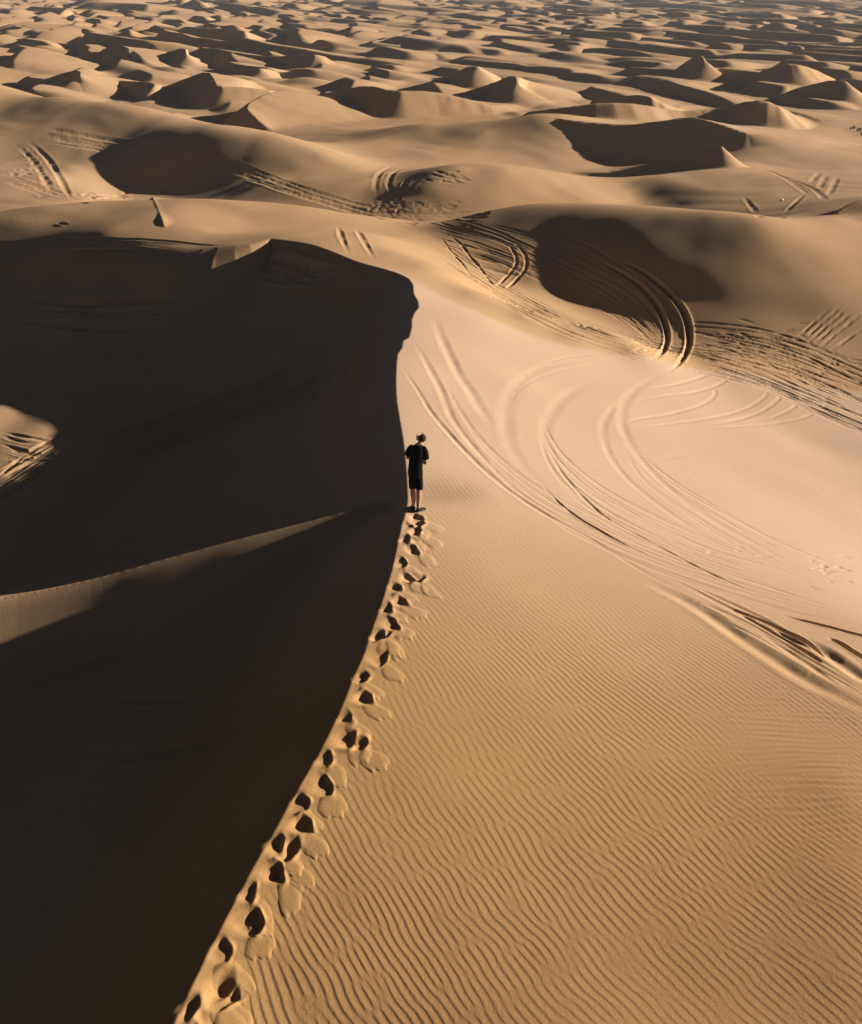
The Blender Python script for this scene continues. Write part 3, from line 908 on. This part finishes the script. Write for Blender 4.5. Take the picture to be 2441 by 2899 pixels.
RIPPLE = sstep(GR, 15, 26) * (1 - sstep(GR, 75, 120)) * (1 - .8 * np.clip(CALM, 0, 1)) * (1 - .35 * flank) * (1 - INBOWL) * (.7 + .4 * np.sin(GX * .31 + np.sin(GY * .2)) * np.cos(GY * .27))


def sheet(name, mat):
    nx, ny = GX.shape
    V = np.stack([GX, GY, GZ], -1).reshape(-1, 3).astype(np.float32)
    idx = np.arange(nx * ny, dtype=np.int32).reshape(nx, ny)
    F = np.stack([idx[:-1, :-1], idx[:-1, 1:], idx[1:, 1:], idx[1:, :-1]], -1).reshape(-1, 4)[:, ::-1]
    F = np.ascontiguousarray(F)
    me = bpy.data.meshes.new(name)
    me.vertices.add(len(V))
    me.vertices.foreach_set('co', V.ravel())
    me.loops.add(F.size)
    me.loops.foreach_set('vertex_index', F.ravel())
    me.polygons.add(len(F))
    me.polygons.foreach_set('loop_start', np.arange(0, F.size, 4, dtype=np.int32))
    me.polygons.foreach_set('use_smooth', np.ones(len(F), dtype=bool))
    me.update(calc_edges=True)
    a = me.attributes.new('lit_tone', 'FLOAT', 'POINT')
    a.data.foreach_set('value', LIT_TONE.ravel().astype(np.float32))
    a = me.attributes.new('ripple', 'FLOAT', 'POINT')
    a.data.foreach_set('value', RIPPLE.ravel().astype(np.float32))
    me.materials.append(mat)
    o = bpy.data.objects.new(name, me)
    col.objects.link(o)
    return o


def sand_material():
    m = bpy.data.materials.new('sand')
    m.use_nodes = True
    nt = m.node_tree
    N, L = nt.nodes, nt.links
    b = N['Principled BSDF']
    b.inputs['Roughness'].default_value = .95
    b.inputs['Specular IOR Level'].default_value = .08
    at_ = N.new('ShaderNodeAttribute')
    at_.attribute_name = 'lit_tone'
    geo = N.new('ShaderNodeNewGeometry')

    def noise(scale, detail=3.0, rough=.55):
        n = N.new('ShaderNodeTexNoise')
        n.inputs['Scale'].default_value = scale
        n.inputs['Detail'].default_value = detail
        n.inputs['Roughness'].default_value = rough
        L.new(geo.outputs['Position'], n.inputs['Vector'])
        return n

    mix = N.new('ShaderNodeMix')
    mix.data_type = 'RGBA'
    mix.inputs['A'].default_value = (.42, .248, .106, 1)      # ochre sand, its colour deepened for the dimly lit near slope
    mix.inputs['B'].default_value = (.50, .352, .240, 1)      # paler sand, the sunlit flank's brightness painted into its colour
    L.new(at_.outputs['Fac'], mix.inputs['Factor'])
    # drifts of slightly different sand, and the speckle of single grains
    n1, n2 = noise(.35), noise(90.0, 2.0, .75)
    var = N.new('ShaderNodeMath')
    var.operation = 'MULTIPLY_ADD'
    L.new(n1.outputs['Fac'], var.inputs[0])
    var.inputs[1].default_value = .16
    var.inputs[2].default_value = .92
    var2 = N.new('ShaderNodeMath')
    var2.operation = 'MULTIPLY_ADD'
    L.new(n2.outputs['Fac'], var2.inputs[0])
    var2.inputs[1].default_value = .40
    var2.inputs[2].default_value = .80
    mul = N.new('ShaderNodeMath')
    mul.operation = 'MULTIPLY'
    L.new(var.outputs[0], mul.inputs[0])
    L.new(var2.outputs[0], mul.inputs[1])
    sc = N.new('ShaderNodeVectorMath')
    sc.operation = 'SCALE'
    L.new(mix.outputs['Result'], sc.inputs[0])
    L.new(mul.outputs[0], sc.inputs['Scale'])
    L.new(sc.outputs['Vector'], b.inputs['Base Color'])
    # grain relief
    n3 = noise(28.0, 4.0, .75)
    rip = N.new('ShaderNodeAttribute')
    rip.attribute_name = 'ripple'
    mp = N.new('ShaderNodeMapping')
    mp.inputs['Rotation'].default_value = (0, 0, R(-24))
    L.new(geo.outputs['Position'], mp.inputs['Vector'])
    wv = N.new('ShaderNodeTexWave')
    wv.wave_type, wv.bands_direction, wv.wave_profile = 'BANDS', 'X', 'SIN'
    wv.inputs['Scale'].default_value = 2.9
    wv.inputs['Distortion'].default_value = 5.0
    wv.inputs['Detail'].default_value = 2.5
    wv.inputs['Detail Scale'].default_value = .55
    L.new(mp.outputs['Vector'], wv.inputs['Vector'])
    rm = N.new('ShaderNodeMath')
    rm.operation = 'MULTIPLY'
    L.new(wv.outputs['Fac'], rm.inputs[0])
    L.new(rip.outputs['Fac'], rm.inputs[1])
    bump0 = N.new('ShaderNodeBump')
    bump0.inputs['Strength'].default_value = 1.0
    bump0.inputs['Distance'].default_value = .0048
    L.new(rm.outputs[0], bump0.inputs['Height'])
    bump = N.new('ShaderNodeBump')
    L.new(bump0.outputs['Normal'], bump.inputs['Normal'])
    bump.inputs['Strength'].default_value = .5
    bump.inputs['Distance'].default_value = .012
    L.new(n3.outputs['Fac'], bump.inputs['Height'])
    L.new(bump.outputs['Normal'], b.inputs['Normal'])
    return m


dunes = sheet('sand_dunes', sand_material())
dunes['kind'] = 'structure'
dunes['label'] = 'wind-rippled golden sand dunes rolling away to the horizon'


# ------------------------------------------------------------------ small builders
def mat(name, c, rough=.8, var=.0, scale=40.0):
    m = bpy.data.materials.new(name)
    m.use_nodes = True
    nt = m.node_tree
    b = nt.nodes['Principled BSDF']
    b.inputs['Roughness'].default_value = rough
    b.inputs['Specular IOR Level'].default_value = .12
    if var:
        n = nt.nodes.new('ShaderNodeTexNoise')
        n.inputs['Scale'].default_value = scale
        r = nt.nodes.new('ShaderNodeValToRGB')
        r.color_ramp.elements[0].color = (*[k * (1 - var) for k in c], 1)
        r.color_ramp.elements[1].color = (*[min(1, k * (1 + var)) for k in c], 1)
        r.color_ramp.elements[0].position, r.color_ramp.elements[1].position = .3, .7
        nt.links.new(n.outputs['Fac'], r.inputs['Fac'])
        nt.links.new(r.outputs['Color'], b.inputs['Base Color'])
    else:
        b.inputs['Base Color'].default_value = (*c, 1)
    return m


def mesh_obj(name, bm, m, parent=None, smooth=True, sub=0):
    bmesh.ops.recalc_face_normals(bm, faces=bm.faces)
    me = bpy.data.meshes.new(name)
    bm.to_mesh(me)
    bm.free()
    for p in me.polygons:
        p.use_smooth = smooth
    me.materials.append(m)
    o = bpy.data.objects.new(name, me)
    col.objects.link(o)
    o.parent = parent
    if sub:
        sd = o.modifiers.new('sub', 'SUBSURF')
        sd.levels = sd.render_levels = sub
    return o


def loft(bm, rings, n=16, cap0=True, cap1=True, wr=0.0, seed=0):
    """rings: (centre, x radius, y radius, normal) joined into a skin"""
    rg = random.Random(seed)
    loops = []
    for k, (c, rx, ry, nrm) in enumerate(rings):
        q = Vector(nrm).normalized().to_track_quat('Z', 'Y').to_matrix() if nrm else Matrix.Identity(3)
        lp = []
        for i in range(n):
            a = 2 * math.pi * i / n
            f = 1 + wr * math.sin(3 * a + 2.1 * k + seed) + wr * rg.uniform(-.6, .6)
            lp.append(bm.verts.new(Vector(c) + q @ Vector((rx * f * math.cos(a), ry * f * math.sin(a), 0))))
        loops.append(lp)
    for A, B in zip(loops[:-1], loops[1:]):
        for i in range(n):
            bm.faces.new((A[i], A[(i + 1) % n], B[(i + 1) % n], B[i]))
    if cap0:
        bm.faces.new(loops[0][::-1])
    if cap1:
        bm.faces.new(loops[-1])


def tag(o, label, cat, group=None, kind=None):
    o['label'] = label
    o['category'] = cat
    if group:
        o['group'] = group
    if kind:
        o['kind'] = kind
    return o


# ------------------------------------------------------------------ the person on the crest
stand = hit(852, 1046)
person = bpy.data.objects.new('person', None)
col.objects.link(person)
person.location = (stand[0], stand[1], stand[2])
person.rotation_euler = (0, 0, R(4))
person.scale = (.87, .95, .985)
tag(person, 'person in black T-shirt and shorts standing on the crest, head turned left', 'person')
M_SKIN = mat('skin', (.42, .25, .17), .55, .12, 30)
M_SHIRT = mat('black cotton', (.003, .003, .0034), 1.0, .3, 60)
M_SHORT = mat('black shorts cloth', (.0025, .0025, .003), 1.0, .3, 60)
M_HAIR = mat('brown hair', (.03, .02, .013), .9, .4, 120)
M_SHOE = mat('dark shoe', (.012, .012, .016), .8, .3, 60)
M_SOLE = mat('pale shoe sole', (.20, .19, .18), .8, .1, 60)
M_EYE = mat('eye', (.05, .04, .035), .3)
M_LIP = mat('lip', (.33, .14, .11), .5)


def skin_body():
    V, E, RAD = [], [], []

    def v(p, r, parent=None):
        V.append(p)
        RAD.append(r if isinstance(r, tuple) else (r, r))
        if parent is not None:
            E.append((parent, len(V) - 1))
        return len(V) - 1
    pel = v((-.015, 0, .90), (.12, .085))
    sp = v((-.01, .015, 1.05), (.105, .06), pel)
    ch = v((.02, .02, 1.26), (.115, .06), sp)
    uc = v((.04, .01, 1.39), (.07, .05), ch)
    nb = v((.055, -.005, 1.47), .054, uc)
    nt_ = v((.085, -.012, 1.525), .05, nb)
    sk = v((.125, -.03, 1.605), (.082, .085), nt_)
    cr = v((.135, -.04, 1.645), (.062, .066), sk)
    fo = v((.075, .01, 1.625), (.055, .058), sk)
    jaw = v((.045, .028, 1.575), (.036, .036), fo)
    chin = v((.022, .04, 1.552), .022, jaw)
    no = v((.035, .038, 1.612), .022, fo)
    v((.010, .052, 1.616), .010, no)
    # ears on either side of the turned head
    ear = v((.115, -.10, 1.59), .02, sk)
    v((.12, -.125, 1.598), .015, ear)
    ear2 = v((.15, .045, 1.60), .02, sk)
    v((.158, .065, 1.61), .015, ear2)
    # arms bent at the elbow, forearms in front
    for side, sh, el, wr_ in ((1, (.19, 0, 1.385), (.222, .015, 1.045), (.075, .225, 1.085)), (-1, (-.115, .015, 1.41), (-.19, .09, 1.15), (-.055, .315, 1.12))):
        a = v(sh, .056, uc)
        m1 = v(tuple((Vector(sh) * .5 + Vector(el) * .5)), .046, a)
        e = v(el, .039, m1)
        m2 = v(tuple((Vector(el) * .6 + Vector(wr_) * .4)), .037, e)
        w = v(wr_, .024, m2)
        d = (Vector(wr_) - Vector(el)).normalized()
        sidev = Vector((-side * .25, -.1, 1)).cross(d).normalized()
        up = d.cross(sidev).normalized()
        palm = Vector(wr_) + d * .055
        p = v(tuple(palm), (.034, .018), w)
        for k, (off, l) in enumerate(((-.027, .068), (-.009, .078), (.009, .074), (.027, .058))):
            k0 = palm + sidev * off + d * .04
            k1 = k0 + d * l * .45 - up * l * .18
            k2 = k1 + d * l * .25 - up * l * .35
            a0 = v(tuple(k0), .0095, p)
            a1 = v(tuple(k1), .0085, a0)
            v(tuple(k2), .0075, a1)
        t0 = palm - d * .02 + sidev * (-.036 * side)
        b0 = v(tuple(t0), .012, p)
        v(tuple(t0 + d * .038 - sidev * (.016 * side) - up * .012), .0095, b0)
    # legs
    for hp, kn, cf, an, toe in (((-.085, 0, .87), (-.078, .035, .50), (-.068, .01, .36), (-.052, .055, .085), (-.075, .20, .035)),
                                ((.06, 0, .87), (.062, .03, .50), (.058, -.01, .36), (.035, -.03, .085), (.125, .055, .035))):
        h = v(hp, (.085, .09), pel)
        k = v(kn, .064, h)
        c = v(cf, (.062, .066), k)
        a = v(an, .039, c)
        v(toe, .03, a)
    bm = bmesh.new()
    vs_ = [bm.verts.new(p) for p in V]
    for a, b in E:
        bm.edges.new((vs_[a], vs_[b]))
    me = bpy.data.meshes.new('body')
    bm.to_mesh(me)
    bm.free()
    me.materials.append(M_SKIN)
    o = bpy.data.objects.new('body', me)
    col.objects.link(o)
    o.parent = person
    o.modifiers.new('skin', 'SKIN').use_smooth_shade = True
    lay = me.skin_vertices[0].data
    for i, r in enumerate(RAD):
        lay[i].radius = r
        lay[i].use_root = (i == 0)
    sd = o.modifiers.new('sub', 'SUBSURF')
    sd.levels = sd.render_levels = 2
    return o


Z3 = None
body = skin_body()
bm = bmesh.new()
loft(bm, [((-.02, 0, .865), .178, .128, Z3), ((-.015, 0, .93), .168, .122, Z3), ((-.008, 0, 1.06), .158, .112, Z3), ((.012, .008, 1.2), .172, .118, Z3),
          ((.025, .006, 1.31), .18, .116, Z3), ((.033, .003, 1.39), .165, .10, Z3), ((.042, 0, 1.435), .12, .08, Z3), ((.052, -.004, 1.47), .068, .064, Z3)], 20, False, False, .018, 3)
loft(bm, [((-.06, .01, 1.395), .075, .08, (-.9, .15, .1)), ((-.115, .02, 1.395), .07, .078, (-.8, .3, -.5)), ((-.15, .05, 1.32), .072, .076, (-.35, .3, -1)), ((-.182, .08, 1.235), .076, .078, (-.25, .3, -1))], 14, True, False, .02, 4)
loft(bm, [((.14, 0, 1.375), .075, .082, (.9, 0, .1)), ((.19, 0, 1.365), .07, .08, (.7, .05, -.6)), ((.212, .006, 1.28), .072, .078, (.12, .05, -1)), ((.222, .012, 1.16), .078, .08, (.08, .05, -1))], 14, True, False, .02, 5)
mesh_obj('shirt', bm, M_SHIRT, person, sub=1)
bm = bmesh.new()
loft(bm, [((-.015, 0, .94), .15, .11, Z3), ((-.015, 0, .86), .168, .125, Z3), ((-.013, 0, .78), .172, .128, Z3), ((-.012, 0, .745), .155, .115, Z3)], 20, False, True, .012, 7)
loft(bm, [((-.085, 0, .82), .088, .115, Z3), ((-.088, .01, .70), .088, .11, Z3), ((-.088, .02, .60), .082, .10, Z3), ((-.085, .025, .525), .083, .098, Z3)], 14, True, False, .02, 8)
loft(bm, [((.062, 0, .82), .09, .115, Z3), ((.066, .01, .70), .092, .11, Z3), ((.07, .018, .60), .09, .102, Z3), ((.072, .022, .50), .09, .10, Z3)], 14, True, False, .02, 9)
mesh_obj('shorts', bm, M_SHORT, person, sub=1)
# hair: a close cap over the back and top of the skull
bm = bmesh.new()
bmesh.ops.create_uvsphere(bm, u_segments=24, v_segments=16, radius=1.0)
face = Vector((-.78, .46, .30)).normalized()
kill = [q for q in bm.verts if q.co.dot(face) > .42 or (q.co.z < -.55 and q.co.dot(face) > -.3) or q.co.z < -.8]
bmesh.ops.delete(bm, geom=kill, context='VERTS')
rgh = random.Random(4)
for q in bm.verts:
    q.co = Vector((.132, -.035, 1.618)) + Vector((q.co.x * .094, q.co.y * .096, q.co.z * .088)) * (1 + rgh.uniform(-.02, .03))
mesh_obj('hair', bm, M_HAIR, person)
# eyes and mouth
fr = face
rt = Vector((0, 0, 1)).cross(fr).normalized()
fu = fr.cross(rt)
for sg in (-1, 1):
    bm = bmesh.new()
    bmesh.ops.create_uvsphere(bm, u_segments=10, v_segments=8, radius=.011)
    bmesh.ops.translate(bm, verts=bm.verts, vec=Vector((.075, .01, 1.625)) + fr * .052 + rt * (.03 * sg) + fu * .008)
    mesh_obj('eye', bm, M_EYE, person)
bm = bmesh.new()
loft(bm, [(Vector((.045, .028, 1.575)) + fr * .03 + rt * (.022 * t), .004 + .003 * (1 - t * t), .003, rt) for t in (-1, -.4, .4, 1)], 8)
mesh_obj('mouth', bm, M_LIP, person)


def shoe(heel, toe):
    h, t = Vector(heel), Vector(toe)
    d = (t - h).normalized()
    root = None
    bm = bmesh.new()
    prof = ((-.03, .032, .045, .055), (.0, .037, .055, .058), (.05, .038, .06, .06), (.10, .04, .045, .045), (.16, .046, .034, .036), (.21, .044, .026, .028), (.245, .03, .018, .022))
    loft(bm, [(h + d * s + Vector((0, 0, hz)), w, hh, d) for s, w, hh, hz in prof], 12)
    root = mesh_obj('shoe', bm, M_SHOE, person, sub=1)
    bm = bmesh.new()
    loft(bm, [(h + d * s + Vector((0, 0, .004)), w + .003, .014, d) for s, w, hh, hz in prof], 12)
    mesh_obj('sole', bm, M_SOLE, root)
    bm = bmesh.new()
    side = Vector((0, 0, 1)).cross(d)
    for sg in (-1, 1):
        loft(bm, [(h + d * s + side * (sg * (w + .001)) + Vector((0, 0, zz)), .006, .003, d) for s, w, zz in ((.02, .036, .07), (.07, .037, .055), (.12, .041, .045), (.16, .045, .03))], 6)
    mesh_obj('side_stripe', bm, M_SOLE, root)


shoe((-.05, .03, -.005), (-.075, .24, -.01))
shoe((.02, -.045, -.005), (.20, .075, -.01))

# ------------------------------------------------------------------ scrub on the far sand, a scrap of litter
M_SCRUB = mat('dry scrub leaf', (.055, .05, .028), .9, .3, 8)
M_TWIG = mat('scrub twig', (.06, .042, .028), .9)


def scrub(px, py, h, seed, label, group):
    p = hit(px, py)
    rg = random.Random(seed)
    root = bpy.data.objects.new('desert_shrub', None)
    col.objects.link(root)
    root.location = (p[0], p[1], p[2] - .03)
    tag(root, label, 'shrub', group)
    tw, lf = bmesh.new(), bmesh.new()
    for i in range(11):
        a, l = rg.uniform(0, 6.28), h * rg.uniform(.6, 1.05)
        lean = rg.uniform(.1, .75)
        tip = Vector((math.cos(a) * lean * l, math.sin(a) * lean * l, l * (1 - .35 * lean)))
        loft(tw, [((0, 0, 0), .016, .016, tip), (tip * .5 + Vector((0, 0, .03)), .011, .011, tip), (tip, .004, .004, tip)], 5)
        for k in range(16):
            c = tip * rg.uniform(.35, 1.0) + Vector((rg.uniform(-1, 1), rg.uniform(-1, 1), rg.uniform(-1, 1))) * .11 * h
            u = Vector((rg.uniform(-1, 1), rg.uniform(-1, 1), rg.uniform(-.2, 1))).normalized() * .11 * h
            w = u.cross(Vector((rg.uniform(-1, 1), rg.uniform(-1, 1), rg.uniform(-1, 1)))).normalized() * .04 * h
            lf.faces.new([lf.verts.new(c), lf.verts.new(c + u * .5 + w), lf.verts.new(c + u), lf.verts.new(c + u * .5 - w)])
    mesh_obj('twigs', tw, M_TWIG, root)
    mesh_obj('leaves', lf, M_SCRUB, root, smooth=False)


for i, (x, y, h) in enumerate([(1741.4, 265.5, .42), (1746.7, 264.5, .55), (1754, 270, .5), (1759.2, 269, .55), (1762.7, 278, .4), (1759.6, 274, .35)]):
    scrub(x, y, h, 50 + i, 'small dark shrub in the loose patch on the pale far slope', 'shrubs at the right edge')
for i, (x, y, h) in enumerate([(1341, 170.5, .5), (1347, 172, .45), (1352, 171, .4)]):
    scrub(x, y, h, 70 + i, 'small dark shrub in the little clump in a far shaded hollow', 'shrubs in the far hollow')

p = hit(1599, 411)
bm = bmesh.new()
rg = random.Random(9)
loft(bm, [((-.14, 0, .05), .05, .04, (1, .1, 0)), ((-.07, .01, .08), .09, .06, (1, 0, .1)), ((.03, 0, .07), .08, .07, (1, -.1, 0)), ((.12, -.02, .05), .05, .045, (1, 0, -.2))], 9, True, True, .18, 5)
scrap = mesh_obj('plastic_scrap', bm, mat('white plastic', (.8, .8, .78), .4), None)
scrap.location = (p[0], p[1], p[2])
tag(scrap, 'tiny crumpled white plastic scrap lying alone on the sand below the wheel tracks', 'litter')

# ------------------------------------------------------------------ dusty air
hz = bpy.data.meshes.new('haze')
bm = bmesh.new()
bmesh.ops.create_cube(bm, size=1.0)
zmin, zmax = float(GZ.min()) - 1.0, max(float(GZ.max()), CAM_H) + 1.5
for q in bm.verts:
    q.co = Vector((q.co.x * 34000, q.co.y * 34000, zmin if q.co.z < 0 else zmax))
bm.to_mesh(hz)
bm.free()
haze = bpy.data.objects.new('haze', hz)
col.objects.link(haze)
haze['kind'] = 'stuff'
haze['label'] = 'thin dusty air that greys the far dunes'
hm = bpy.data.materials.new('haze')
hm.use_nodes = True
ht = hm.node_tree
ht.nodes.remove(ht.nodes['Principled BSDF'])
pv = ht.nodes.new('ShaderNodeVolumePrincipled')
pv.inputs['Color'].default_value = (.80, .85, .92, 1)
pv.inputs['Density'].default_value = .0002
pv.inputs['Anisotropy'].default_value = .2
ht.links.new(pv.outputs['Volume'], ht.nodes['Material Output'].inputs['Volume'])
hz.materials.append(hm)
